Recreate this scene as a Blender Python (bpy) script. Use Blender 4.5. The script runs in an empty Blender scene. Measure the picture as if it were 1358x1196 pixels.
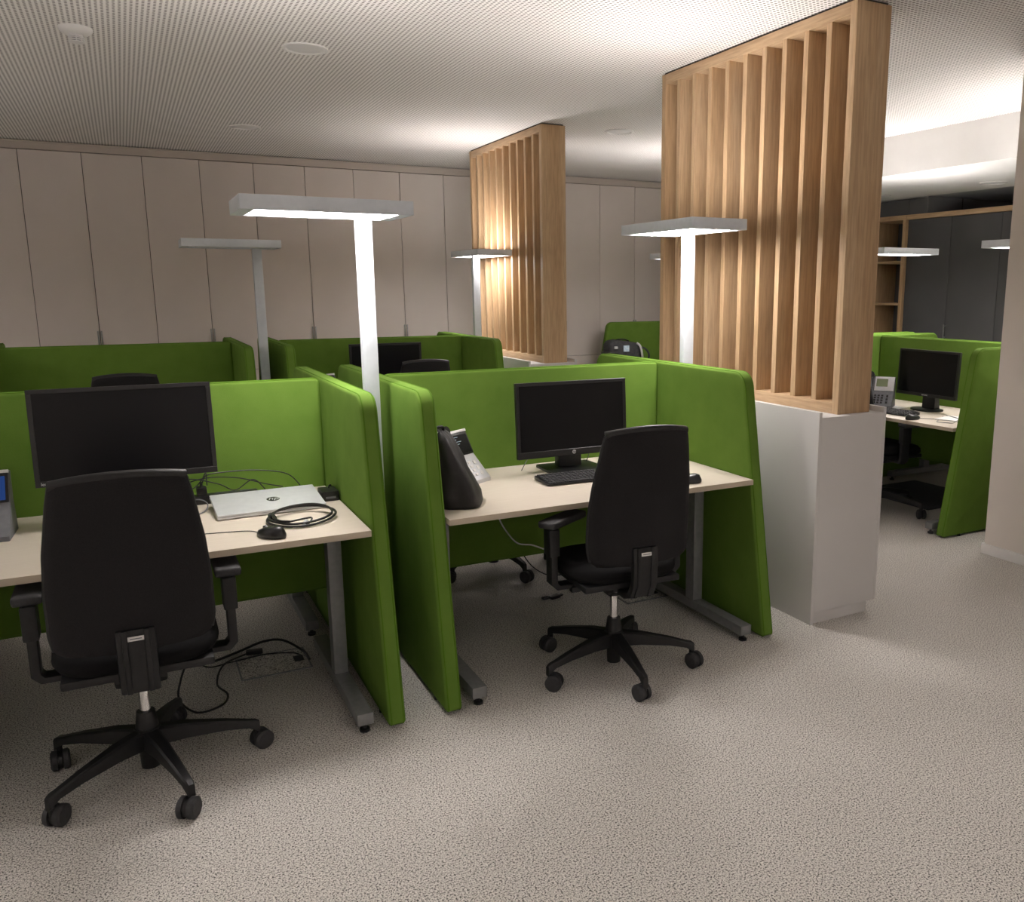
import bpy, bmesh, math, random
from mathutils import Vector, Matrix, noise
random.seed(4)
PI = math.pi
R = math.radians
COL = bpy.context.scene.collection
SC = bpy.context.scene

# ------------------------------------------------------------------ materials
MATS = {}
def mat(name, color, rough=0.5, metal=0.0, spec=0.5):
    if name in MATS: return MATS[name]
    m = bpy.data.materials.new(name); m.use_nodes = True
    b = m.node_tree.nodes['Principled BSDF']
    b.inputs['Base Color'].default_value = (*color, 1)
    b.inputs['Roughness'].default_value = rough
    b.inputs['Metallic'].default_value = metal
    b.inputs['Specular IOR Level'].default_value = spec
    MATS[name] = m
    return m

def N(m, t, **kw):
    n = m.node_tree.nodes.new(t)
    for k, v in kw.items(): setattr(n, k, v)
    return n
def LK(m, a, b): m.node_tree.links.new(a, b)
def ramp(m, stops):
    r = N(m, 'ShaderNodeValToRGB'); e = r.color_ramp.elements
    while len(e) < len(stops): e.new(0.5)
    for i, (p, c) in enumerate(stops):
        e[i].position = p; e[i].color = (*c, 1)
    return r
def tc(m, scale=(1, 1, 1), kind='Object'):
    t = N(m, 'ShaderNodeTexCoord'); mp = N(m, 'ShaderNodeMapping'); mp.inputs['Scale'].default_value = scale
    LK(m, t.outputs[kind], mp.inputs['Vector']); return mp.outputs['Vector']
def pos(m, scale=(1, 1, 1)):
    t = N(m, 'ShaderNodeNewGeometry'); mp = N(m, 'ShaderNodeMapping'); mp.inputs['Scale'].default_value = scale
    LK(m, t.outputs['Position'], mp.inputs['Vector']); return mp.outputs['Vector']
def noise_tex(m, vec, scale, detail=2, rough=.5):
    n = N(m, 'ShaderNodeTexNoise'); n.inputs['Scale'].default_value = scale
    n.inputs['Detail'].default_value = detail; n.inputs['Roughness'].default_value = rough
    LK(m, vec, n.inputs['Vector']); return n.outputs['Fac']
def bump(m, h, strength, dist=.002):
    b = N(m, 'ShaderNodeBump'); b.inputs['Strength'].default_value = strength; b.inputs['Distance'].default_value = dist
    LK(m, h, b.inputs['Height']); LK(m, b.outputs['Normal'], m.node_tree.nodes['Principled BSDF'].inputs['Normal'])
def base(m): return m.node_tree.nodes['Principled BSDF'].inputs['Base Color']

def mixed(name, c1, c2, scale, lo=.35, hi=.65, rough=.5, stretch=(1, 1, 1), detail=3, bs=0, spec=.5, metal=0, bd=.002):
    m = mat(name, c1, rough, metal, spec)
    f = noise_tex(m, tc(m, stretch), scale, detail)
    r = ramp(m, [(lo, c1), (hi, c2)]); LK(m, f, r.inputs['Fac']); LK(m, r.outputs['Color'], base(m))
    if bs: bump(m, f, bs, bd)
    return m

M_green = mixed('green_felt', (.110, .200, .030), (.132, .226, .038), 9, .3, .7, .95, detail=6, spec=.12)
_f = noise_tex(M_green, tc(M_green), 420, 2); bump(M_green, _f, .35, .0015)
M_piping = mat('green_piping', (.085, .18, .014), .9, 0, .15)
M_black_fab = mixed('black_fabric', (.013, .0125, .0135), (.018, .017, .018), 300, rough=.9, bs=.3, spec=.25)
M_seat = mixed('black_seat_fabric', (.006, .006, .0065), (.009, .0085, .009), 300, rough=.92, bs=.3, spec=.15)
M_black = mixed('black_plastic', (.009, .009, .010), (.013, .013, .014), 60, rough=.45, spec=.4)
M_dark_rubber = mixed('dark_rubber', (.02, .02, .022), (.03, .03, .033), 80, rough=.6)
M_screen = mixed('monitor_screen', (.004, .004, .005), (.005, .005, .006), 2, rough=.28, spec=.22)
M_bezel = mixed('monitor_bezel', (.008, .008, .009), (.011, .011, .012), 90, rough=.35)
M_desk = mixed('pale_desk_laminate', (.60, .535, .445), (.63, .565, .475), 5, rough=.42, stretch=(1, 12, 12), detail=5, spec=.35)
M_deskedge = mat('desk_edge', (.50, .43, .33), .5)
M_grey = mixed('grey_metal', (.20, .205, .21), (.23, .235, .24), 40, rough=.42, metal=.25)
M_white_metal = mixed('white_metal', (.60, .64, .69), (.64, .68, .73), 30, rough=.38)
M_chrome = mixed('chrome', (.75, .75, .75), (.8, .8, .8), 30, rough=.12, metal=1)
M_silver = mixed('silver_plastic', (.62, .63, .66), (.66, .67, .70), 30, rough=.35, metal=.35)
M_midgrey = mixed('mid_grey_plastic', (.12, .125, .14), (.15, .155, .17), 40, rough=.5)
M_cab = mixed('white_cabinet', (.56, .545, .535), (.58, .565, .555), 3, rough=.5, spec=.35)
M_wardrobe = mixed('greige_door', (.66, .60, .56), (.68, .62, .58), 2.5, rough=.55, spec=.3)
M_trimbeige = mat('beige_trim', (.54, .48, .43), .55)
M_handle = mixed('brushed_handle', (.30, .31, .30), (.36, .37, .36), 50, rough=.3, metal=.8)
M_gapblack = mat('shadow_gap', (.05, .045, .04), .8)
M_dark = mixed('anthracite_door', (.075, .075, .078), (.083, .083, .086), 3, rough=.55, spec=.3)
M_wallpink = mixed('warm_wall_paint', (.68, .63, .58), (.71, .655, .605), 3, rough=.8, spec=.2)
M_white = mixed('white_paint', (.74, .735, .72), (.77, .765, .75), 4, rough=.7, spec=.25)
M_plate = mixed('white_plate', (.72, .71, .70), (.76, .75, .74), 20, rough=.45)
M_paper = mat('paper', (.80, .80, .80), .7)
M_lcd = mat('grey_green_lcd', (.16, .19, .11), .25)
M_floorshade = mixed('floor_shadow_grey', (.045, .048, .052), (.06, .063, .068), 50, rough=.85)
M_blue = mixed('pale_blue_patch', (.35, .55, .70), (.65, .78, .85), 40, rough=.6)
M_greybag = mixed('grey_bag_cloth', (.035, .038, .042), (.06, .063, .068), 40, rough=.85, bs=.3)
M_hatch = mixed('carpet_edge_metal', (.16, .17, .18), (.22, .23, .24), 60, rough=.5)

def emis(name, color, strength):
    m = bpy.data.materials.new(name); m.use_nodes = True
    nt = m.node_tree; nt.nodes.clear()
    e = nt.nodes.new('ShaderNodeEmission'); o = nt.nodes.new('ShaderNodeOutputMaterial')
    e.inputs[0].default_value = (*color, 1); e.inputs[1].default_value = strength
    nt.links.new(e.outputs[0], o.inputs[0]); return m
DOWN, UP = 15.0, 11.0
M_down = emis('lamp_light_down', (1, .93, .90), DOWN)
M_up = emis('lamp_light_up', (1, .93, .90), UP)
M_off = mat('unlit_diffuser', (.72, .72, .72), .4)
M_bluescreen = emis('phone_blue_screen', (.04, .10, .36), .16)

# oak, grain along Z
def oak_mat(name, c1, c2, c3, stretch=(1, 1, .06)):
    m = mat(name, c1, .5, 0, .3)
    v = pos(m, stretch)
    f1 = noise_tex(m, v, 9, 3, .55); f2 = noise_tex(m, v, 90, 4, .6)
    r1 = ramp(m, [(.3, c1), (.55, c2), (.75, c3)]); LK(m, f1, r1.inputs['Fac'])
    r2 = ramp(m, [(.35, (.78, .76, .74)), (.6, (1, 1, 1))]); LK(m, f2, r2.inputs['Fac'])
    mx = N(m, 'ShaderNodeMix', data_type='RGBA', blend_type='MULTIPLY'); mx.inputs[0].default_value = 1
    LK(m, r1.outputs['Color'], mx.inputs[6]); LK(m, r2.outputs['Color'], mx.inputs[7]); LK(m, mx.outputs[2], base(m))
    bump(m, f2, .15, .001)
    return m
M_oak = oak_mat('oak_veneer', (.47, .305, .165), (.525, .36, .21), (.575, .415, .26))
M_oakh = oak_mat('oak_veneer_horizontal', (.49, .33, .19), (.53, .37, .225), (.565, .41, .26), (1, .06, 1))

# carpet
M_carpet = mat('speckled_carpet', (.5, .48, .44), .95, 0, .15)
def _carpet():
    m = M_carpet; v = pos(m)
    fa = noise_tex(m, v, 180, 3, .65); fb = noise_tex(m, v, 320, 2, .6); fc = noise_tex(m, v, 1.3, 2)
    r1 = ramp(m, [(.30, (.06, .057, .052)), (.41, (.13, .124, .115)), (.465, (.66, .63, .585)), (.68, (.90, .865, .81))])
    LK(m, fa, r1.inputs['Fac'])
    r2 = ramp(m, [(.38, (.42, .42, .42)), (.47, (1, 1, 1))]); LK(m, fb, r2.inputs['Fac'])
    r3 = ramp(m, [(.3, (.94, .94, .94)), (.7, (1, 1, 1))]); LK(m, fc, r3.inputs['Fac'])
    mx = N(m, 'ShaderNodeMix', data_type='RGBA', blend_type='MULTIPLY'); mx.inputs[0].default_value = 1
    my = N(m, 'ShaderNodeMix', data_type='RGBA', blend_type='MULTIPLY'); my.inputs[0].default_value = 1
    LK(m, r1.outputs['Color'], mx.inputs[6]); LK(m, r2.outputs['Color'], mx.inputs[7])
    LK(m, mx.outputs[2], my.inputs[6]); LK(m, r3.outputs['Color'], my.inputs[7]); LK(m, my.outputs[2], base(m))
    bump(m, fa, .6, .004)
_carpet()

# perforated ceiling
M_ceil = mat('perforated_ceiling', (.7, .7, .7), .8, 0, .2)
def _ceil():
    m = M_ceil; P = .0235
    v = pos(m, (1 / P, 1 / P, 0))
    fr = N(m, 'ShaderNodeVectorMath', operation='FRACTION'); LK(m, v, fr.inputs[0])
    sb = N(m, 'ShaderNodeVectorMath', operation='SUBTRACT'); LK(m, fr.outputs[0], sb.inputs[0]); sb.inputs[1].default_value = (.5, .5, 0)
    ln = N(m, 'ShaderNodeVectorMath', operation='LENGTH'); LK(m, sb.outputs[0], ln.inputs[0])
    r = ramp(m, [(.27, (.24, .225, .215)), (.31, (.86, .84, .82))]); LK(m, ln.outputs['Value'], r.inputs['Fac'])
    LK(m, r.outputs['Color'], base(m))
_ceil()

# ------------------------------------------------------------------ mesh helpers
def box(bm, x0, x1, y0, y1, z0, z1, bev=0, seg=2, M=None):
    vs = [bm.verts.new((x, y, z)) for z in (z0, z1) for y in (y0, y1) for x in (x0, x1)]
    fs = [(0, 2, 3, 1), (4, 5, 7, 6), (0, 1, 5, 4), (2, 6, 7, 3), (0, 4, 6, 2), (1, 3, 7, 5)]
    F = [bm.faces.new([vs[i] for i in f]) for f in fs]
    geo = vs
    if bev:
        E = list({e for f in F for e in f.edges})
        r = bmesh.ops.bevel(bm, geom=E, offset=bev, segments=seg, affect='EDGES', profile=.6)
        geo = list({v for f in r['faces'] for v in f.verts})
    if M is not None: bmesh.ops.transform(bm, matrix=M, verts=geo)
    return geo

def prism(bm, pts, axis, a, b, bev=0, seg=2):
    """pts 2-D outline; axis 'x' -> pts are (y,z); 'y' -> (x,z); 'z' -> (x,y)"""
    def P(p, t):
        return {'x': (t, p[0], p[1]), 'y': (p[0], t, p[1]), 'z': (p[0], p[1], t)}[axis]
    A = [bm.verts.new(P(p, a)) for p in pts]; B = [bm.verts.new(P(p, b)) for p in pts]
    n = len(pts)
    F = [bm.faces.new(A), bm.faces.new(B[::-1])]
    for i in range(n): F.append(bm.faces.new((A[i], B[i], B[(i + 1) % n], A[(i + 1) % n])))
    bmesh.ops.recalc_face_normals(bm, faces=F)
    if bev:
        E = list(F[0].edges) + list(F[1].edges)
        bmesh.ops.bevel(bm, geom=E, offset=bev, segments=seg, affect='EDGES', profile=.5)

def cyl(bm, p0, p1, r0, r1=None, n=20, caps=True):
    if r1 is None: r1 = r0
    p0 = Vector(p0); p1 = Vector(p1); d = (p1 - p0).normalized()
    u = d.orthogonal().normalized(); w = d.cross(u)
    A = [bm.verts.new(p0 + (u * math.cos(2 * PI * i / n) + w * math.sin(2 * PI * i / n)) * r0) for i in range(n)]
    B = [bm.verts.new(p1 + (u * math.cos(2 * PI * i / n) + w * math.sin(2 * PI * i / n)) * r1) for i in range(n)]
    for i in range(n): bm.faces.new((A[i], A[(i + 1) % n], B[(i + 1) % n], B[i]))
    if caps: bm.faces.new(A[::-1]); bm.faces.new(B)

def lathe(bm, prof, c=(0, 0, 0), n=32):
    """prof: (r,z) list, closed with caps when r==0"""
    rings = []
    for r, z in prof:
        if r < 1e-6: rings.append([bm.verts.new((c[0], c[1], c[2] + z))])
        else: rings.append([bm.verts.new((c[0] + r * math.cos(2 * PI * i / n), c[1] + r * math.sin(2 * PI * i / n), c[2] + z)) for i in range(n)])
    F = []
    for a, b in zip(rings, rings[1:]):
        for i in range(n):
            j = (i + 1) % n
            if len(a) == 1: F.append(bm.faces.new((a[0], b[j], b[i])))
            elif len(b) == 1: F.append(bm.faces.new((a[i], a[j], b[0])))
            else: F.append(bm.faces.new((a[i], a[j], b[j], b[i])))
    bmesh.ops.recalc_face_normals(bm, faces=F)

def cat(pts, k=8):
    P = [Vector(p) for p in pts]; P = [2 * P[0] - P[1]] + P + [2 * P[-1] - P[-2]]; out = []
    for i in range(1, len(P) - 2):
        for s in range(k):
            t = s / k; a, b, c, d = P[i - 1:i + 3]
            out.append(.5 * ((2 * b) + (c - a) * t + (2 * a - 5 * b + 4 * c - d) * t * t + (3 * b - a - 3 * c + d) * t ** 3))
    out.append(P[-2]); return out

def tube(bm, pts, r, n=8, smooth=True, closed=False, k=8):
    P = cat(pts, k) if smooth else [Vector(p) for p in pts]
    if closed: P = P[:-1] if (P[0] - P[-1]).length < 1e-6 else P
    rings = []; up = None; m = len(P)
    for i in range(m):
        if closed: d = (P[(i + 1) % m] - P[i - 1]).normalized()
        else: d = (P[min(i + 1, m - 1)] - P[max(i - 1, 0)]).normalized()
        if up is None: up = d.orthogonal().normalized()
        up = (up - d * up.dot(d)).normalized(); w = d.cross(up)
        rings.append([bm.verts.new(P[i] + (up * math.cos(2 * PI * j / n) + w * math.sin(2 * PI * j / n)) * r) for j in range(n)])
    for i in range(m if closed else m - 1):
        a = rings[i]; b = rings[(i + 1) % m]
        for j in range(n): bm.faces.new((a[j], a[(j + 1) % n], b[(j + 1) % n], b[j]))
    if not closed: bm.faces.new(rings[0][::-1]); bm.faces.new(rings[-1])

def obj(name, bm, m, parent=None, smooth=True, angle=35):
    me = bpy.data.meshes.new(name); bmesh.ops.recalc_face_normals(bm, faces=bm.faces[:]); bm.to_mesh(me); bm.free()
    for mm in (m if isinstance(m, (list, tuple)) else [m]): me.materials.append(mm)
    if smooth:
        me.polygons.foreach_set('use_smooth', [True] * len(me.polygons))
        try: me.set_sharp_from_angle(angle=R(angle))
        except Exception: pass
    o = bpy.data.objects.new(name, me); COL.objects.link(o)
    if parent: o.parent = parent
    return o
def NB(): return bmesh.new()
def bx(name, m, parent, *a, bev=0, seg=2, M=None):
    b = NB(); box(b, *a, bev=bev, seg=seg, M=M); return obj(name, b, m, parent)

def tag(o, label, cat_, group=None, kind=None):
    o['label'] = label; o['category'] = cat_
    if group: o['group'] = group
    if kind: o['kind'] = kind
    return o
def thing(name, label, cat_, loc=(0, 0, 0), rotz=0, group=None):
    o = bpy.data.objects.new(name, None); COL.objects.link(o); o.empty_display_size = .1
    o.location = loc; o.rotation_euler = (0, 0, rotz)
    return tag(o, label, cat_, group)
def struct(name, bm, m, parent=None):
    o = obj(name, bm, m, parent)
    if not parent: o['kind'] = 'structure'
    return o
def sbox(name, m, *a, bev=0, parent=None):
    b = NB(); box(b, *a, bev=bev); return struct(name, b, m, parent)
def dup(o, loc=None, rotz=None, label=None, group=None, parent=None):
    c = o.copy(); COL.objects.link(c)
    if parent: c.parent = parent
    if loc is not None: c.location = loc
    if rotz is not None: c.rotation_euler = (0, 0, rotz)
    if label: c['label'] = label
    if group: c['group'] = group
    for ch in [q for q in o.children]: dup(ch, parent=c)
    return c
def text(name, s, size, m, parent, M, shear=0, ext=.0004, align='CENTER'):
    cu = bpy.data.curves.new(name, 'FONT'); cu.body = s; cu.size = size; cu.extrude = ext; cu.shear = shear
    cu.align_x = align; cu.align_y = 'CENTER'; cu.resolution_u = 3
    t = bpy.data.objects.new(name, cu); COL.objects.link(t)
    bpy.context.view_layer.update()
    me = bpy.data.meshes.new_from_object(t.evaluated_get(bpy.context.evaluated_depsgraph_get()))
    bpy.data.objects.remove(t); me.transform(M); me.name = name
    me.materials.clear(); me.materials.append(m)
    o = bpy.data.objects.new(name, me); COL.objects.link(o); o.parent = parent
    return o

# ------------------------------------------------------------------ room
ZC = 2.885
YW = 9.20        # front plane of the greige wardrobe wall
XD = 7.50        # front plane of the dark wardrobe wall
XS = 5.87        # step of the ceiling
ZL = 2.565       # lower ceiling
b = NB(); box(b, -4.2, 9.4, -3.2, 10.0, -.1, 0); struct('floor', b, M_carpet)
b = NB(); box(b, -4.2, 9.4, -3.2, 10.0, ZC, ZC + .1); struct('ceiling', b, M_ceil)
sbox('ceiling_lower', M_white, XS, 7.499, 3.41, YW - .01, ZL, ZC - .0005)
sbox('wall_back', M_wardrobe, -4.2, 9.4, YW + .55, 10.0, 0, ZC)
sbox('wall_back_right', M_wardrobe, 5.965, 9.4, YW, 9.74, 0, ZC)
sbox('wall_left', M_wallpink, -4.3, -4.2, -3.2, 10.0, 0, ZC)
sbox('wall_front', M_wallpink, -4.2, 4.56, -3.3, -3.2, 0, ZC)
b = NB(); box(b, 4.56, 9.4, -3.3, 3.40, 0, ZC); struct('wall_right', b, M_wallpink)
sbox('wall_side', M_dark, 9.3, 9.4, 3.40, 9.19, 0, ZL)
sbox('baseboard_right', M_plate, 4.545, 4.56, -3.2, 3.415, 0, .065, bev=.003)
sbox('baseboard_corner', M_plate, 4.56, 9.3, 3.40, 3.415, 0, .065, bev=.003)
# fascia above the wardrobes, and the dark shadow gap over it
sbox('trim_1', M_trimbeige, -4.2, XS, YW + .02, YW + .55, 2.81, 2.872)
sbox('trim_2', M_gapblack, -4.2, XS, YW + .045, YW + .55, 2.872, ZC)
sbox('trim_3', M_trimbeige, -4.2, XS, YW - .004, YW + .02, 2.868, 2.878)

def wardrobe(cx, label, y0=YW, w=.9475, ztop=2.805):
    t = thing('wardrobe', label, 'wardrobe', (cx, y0, 0), 0, 'greige built-in wardrobes along the back wall')
    h = w / 2
    bx('carcass', M_gapblack, t, -h, h, .022, .50, 0, ztop)
    for s in (-1, 1):
        x0, x1 = (-h + .0025, -.0025) if s < 0 else (.0025, h - .0025)
        bx('upper_door', M_wardrobe, t, x0, x1, 0, .021, .838, ztop - .003, bev=.0015)
        bx('lower_door', M_wardrobe, t, x0, x1, 0, .021, .06, .834, bev=.0015)
    bx('plinth', M_trimbeige, t, -h, h, .012, .022, 0, .056)
    for s in (-1, 1):
        b = NB(); box(b, s * .014 - .006, s * .014 + .006, -.022, -.014, 1.12, 1.245, bev=.002)
        for z in (1.135, 1.23): box(b, s * .014 - .004, s * .014 + .004, -.015, .001, z - .005, z + .005)
        obj('handle', b, M_handle, t)
    return t
WL = {-3: None}
names = ['in the far left corner of the back wall', 'second from the far left corner of the back wall', 'left of the frame behind the left booths',
         'above the long green divider at the far left', 'behind the small unlit lamp head', 'behind the left end of the big lit lamp head',
         'behind the bright pole of the big lamp', 'partly hidden by the far slatted screen', 'seen just right of the far slatted screen',
         'seen between the two slatted screens', 'hidden behind the near slatted screen']
for i, k in enumerate(range(-3, 7)):
    c = -.21 + .9475 * k
    if i == 0: W0 = wardrobe(c, 'greige two-door wardrobe ' + names[0])
    else: dup(W0, (c, YW, 0), 0, 'greige two-door wardrobe ' + names[i])

sbox('ceiling_end', M_white, 7.5, 9.3, 6.601, YW - .01, ZL, ZC - .001)
# dark wardrobe wall with oak shelf bay
dk = thing('dark_wardrobe', 'anthracite wardrobe with tall doors framed by an oak strip, far right', 'wardrobe', (XD, 6.28, 0))
bx('carcass', M_gapblack, dk, .022, .55, -1.8, .565, 0, 2.388)
for i, (a, c) in enumerate(((-1.8, -1.18), (-1.18, -.59), (-.59, 0), (0, .565))):
    bx('door', M_dark, dk, 0, .021, a + .0025, c - .0025, .06, 2.335, bev=.0015)
for a, c in ((.325, .565),):
    bx('upper_door', M_dark, dk, 0.0, .021, a, c - .0015, 2.392, ZL - .012)
bx('oak_strip', M_oakh, dk, -.03, .021, -1.8, .565, 2.34, 2.39, bev=.002)
b = NB(); box(b, -.03, -.022, -.018, -.006, 1.10, 1.245, bev=.002); box(b, -.024, .001, -.016, -.008, 1.11, 1.12); box(b, -.024, .001, -.016, -.008, 1.225, 1.235)
obj('handle', b, M_handle, dk)
sh = thing('shelf_unit', 'open oak shelf bay with dark back beside the anthracite doors', 'shelf', (XD, 6.85, 0))
bx('side_panel', M_oak, sh, -.03, .5, 0, .045, 0, 2.34, bev=.002)
bx('side_panel', M_oak, sh, -.03, .5, .52, .56, 0, 2.34, bev=.002)
bx('back_panel', M_dark, sh, .42, .5, .045, .52, 0, 2.34)
bx('oak_strip', M_oakh, sh, -.03, .5, 0, .56, 2.341, 2.39, bev=.002)
bx('top_filler', M_dark, sh, 0, .5, 0, .56, 2.391, ZL - .012)
for z in (.1, .52, .98, 1.43, 1.885): bx('shelf', M_oakh, sh, -.015, .42, .045, .52, z, z + .025, bev=.001)
dk2 = thing('dark_wardrobe', 'anthracite wardrobe beyond the oak shelf bay, hidden by the near screen', 'wardrobe', (XD, 8.3, 0))
bx('carcass', M_gapblack, dk2, .022, .55, -.885, .88, 0, ZL - .01)
for a, c in ((-.885, -.3), (-.3, .3), (.3, .88)): bx('door', M_dark, dk2, 0, .021, a + .0025, c - .0025, .06, ZL - .02, bev=.0015)
# dark bulkhead over the doors
M_dark2 = mixed('anthracite_ceiling', (.42, .43, .45), (.45, .46, .48), 3, rough=.6)
sbox('ceiling_dark', M_dark2, 7.5, 9.3, 3.41, 6.6, ZL, ZC - .001)
sbox('trim_4', mixed('recess_wall', (.16, .16, .165), (.18, .18, .185), 3, rough=.6), 7.501, 9.3, 6.60, 6.64, 2.395, ZL)
sbox('trim_5', M_gapblack, 8.02, 8.03, 6.595, 6.60, 2.395, ZL)

# ------------------------------------------------------------------ ceiling fittings
def downlight(x, y, z, label, r=.118):
    t = thing('downlight', label, 'ceiling light', (x, y, z), 0, 'round recessed ceiling lights')
    b = NB(); lathe(b, [(r * .80, .001), (r * .80, -.004), (r * .86, -.009), (r, -.006), (r + .002, 0.0005)], n=40); obj('trim_ring', b, M_plate, t)
    b = NB(); lathe(b, [(0, -.006), (r * .6, -.0055), (r * .8, -.003), (r * .8, .0005)], n=40); obj('diffuser', b, M_off, t)
    return t
downlight(.978, 5.10, ZC, 'round white ceiling light, the larger and nearer one at upper left')
downlight(.975, 7.69, ZC, 'round white ceiling light behind the nearer one, close to the back wardrobes')
downlight(3.70, 6.47, ZC, 'small round ceiling light right of the far slatted screen top')
downlight(7.08, 5.50, ZL, 'round ceiling light in the lower white ceiling by the right wall edge')
downlight(7.05, 6.85, ZL, 'round ceiling light in the lower white ceiling beside the near screen post')
sd = thing('smoke_detector', 'white round smoke detector with slotted head on the perforated ceiling', 'smoke detector', (-.085, 5.25, ZC))
b = NB(); lathe(b, [(0, .0), (.075, .0), (.075, -.012), (.068, -.022), (.05, -.033), (0, -.036)], n=40); obj('base', b, M_plate, sd)
b = NB(); lathe(b, [(.03, -.03), (.03, -.042), (.0, -.042)], n=32)
for zz in (-.046, -.055, -.064): lathe(b, [(0, zz), (.036, zz), (.036, zz - .004), (0, zz - .004)], n=32)
for i in range(8): cyl(b, (.03 * math.cos(i * PI / 4), .03 * math.sin(i * PI / 4), -.04), (.03 * math.cos(i * PI / 4), .03 * math.sin(i * PI / 4), -.066), .003, n=6)
obj('sensor_head', b, M_plate, sd)
b = NB(); cyl(b, (0, 0, -.04), (0, 0, -.064), .024); obj('sensor_core', b, M_midgrey, sd)

# ------------------------------------------------------------------ oak slatted screens on white cabinets
def screen(y0, label, length=1.60):
    t = thing('slatted_screen', label, 'room divider', (0, y0, 0), 0, 'oak slatted screens')
    x0, x1, zb, zt = 2.966, 3.174, 1.022, 2.874
    p = .042
    bx('post', M_oak, t, x0, x1, 0, p, zb, zt, bev=.002)
    bx('post', M_oak, t, x0, x1, length - p, length, zb, zt, bev=.002)
    bx('rail', M_oakh, t, x0, x1, p, length - p, zb, zb + .055, bev=.002)
    bx('rail', M_oakh, t, x0, x1, p, length - p, zt - .055, zt, bev=.002)
    n = 9; step = (length - p) / (n + 1)
    for i in range(n):
        y = step * (i + 1)
        bx('slat', M_oak, t, x0 + .003, x1 - .003, y + .003, y + .037, zb + .055, zt - .055, bev=.0015)
    bx('shadow_gap_strip', M_gapblack, t, x0 + .012, x1 - .012, .012, length - .012, zt, ZC)  # dark strip put in as the shade of the gap under the ceiling
    return t
screen(3.07, 'tall oak slatted screen from ceiling to white cabinet, nearer and larger one')
screen(6.41, 'tall oak slatted screen farther back, the smaller one left of centre')
def cabinet(y0, label, length=1.72):
    t = thing('storage_cabinet', label, 'cabinet', (0, y0, 0), 0, 'white cabinets under the slatted screens')
    x0, x1 = 2.808, 3.240
    bx('body', M_cab, t, x0 + .018, x1 - .018, .0, length, .06, 1.022, bev=.0015)
    bx('side_panel', M_cab, t, x0, x0 + .018, -.0, length, .0, 1.048, bev=.0015)
    bx('side_panel', M_cab, t, x1 - .018, x1, -.0, length, .06, 1.048, bev=.0015)
    bx('plinth', M_cab, t, x0 + .018, x1 - .055, .012, length - .012, 0, .06)
    return t
cabinet(3.022, 'tall narrow white cabinet carrying the nearer slatted screen')
cabinet(6.362, 'white cabinet carrying the farther slatted screen, mostly hidden by green panels')

# ------------------------------------------------------------------ green acoustic panels
def fillet(pts, rad, k=6):
    out = []; n = len(pts)
    for i in range(n):
        p = Vector(pts[i]); a = Vector(pts[i - 1]); c = Vector(pts[(i + 1) % n]); r = rad[i]
        if r == 0: out.append(tuple(p)); continue
        d1 = (a - p).normalized(); d2 = (c - p).normalized()
        ang = d1.angle(d2); t = r / math.tan(ang / 2)
        s = p + d1 * t; e = p + d2 * t; ctr = p + (d1 + d2).normalized() * (r / math.sin(ang / 2))
        a0 = math.atan2(s.y - ctr.y, s.x - ctr.x); a1 = math.atan2(e.y - ctr.y, e.x - ctr.x)
        da = (a1 - a0 + PI) % (2 * PI) - PI
        for j in range(k + 1):
            aa = a0 + da * j / k; out.append((ctr.x + r * math.cos(aa), ctr.y + r * math.sin(aa)))
    return out
ZT = 1.235
def side_outline(off=0):
    return fillet([(-.965 + off, .012 + off), (-.755 + off, ZT - off), (.67 - off, ZT - off), (.89 - off, .012 + off)], [.015, .075, .075, .015])
TH = .066
def side_panel(loc, rz, label, proto=[]):
    if proto: return dup(proto[0], loc, rz, label)
    t = thing('acoustic_side_panel', label, 'acoustic panel', loc, rz, 'green side panels of the booths')
    b = NB(); prism(b, side_outline(), 'x', -TH / 2, TH / 2, bev=.014, seg=3); obj('padding', b, M_green, t)
    b = NB()
    for s in (-1, 1):
        tube(b, [(s * (TH / 2 - .010), y, z) for y, z in side_outline(.001)], .0028, n=6, smooth=False, closed=True)
    obj('piping', b, M_piping, t)
    b = NB()
    for y in (-.8, .74):
        for x in (-.018, .018): cyl(b, (x, y, 0), (x, y, .016), .012, n=12)
    obj('glides', b, M_black, t)
    proto.append(t); return t
WIN = 1.472      # inner width of a booth
def divider(loc, rz, label, w=WIN - .004, proto={}):
    if w in proto: return dup(proto[w], loc, rz, label)
    t = thing('acoustic_divider', label, 'acoustic panel', loc, rz, 'green dividers between facing desks')
    h = w / 2
    o = lambda f: fillet([(-h + f, .27 + f), (-h + f, ZT - .002 - f), (h - f, ZT - .002 - f), (h - f, .27 + f)], [.01, .02, .02, .01], 3)
    b = NB(); prism(b, o(0), 'y', -.025, .025, bev=.012, seg=3); obj('padding', b, M_green, t)
    b = NB()
    for s in (-1, 1): tube(b, [(x, s * .017, z) for x, z in o(.0005)], .0022, n=6, smooth=False, closed=True)
    obj('piping', b, M_piping, t)
    proto[w] = t; return t

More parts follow.
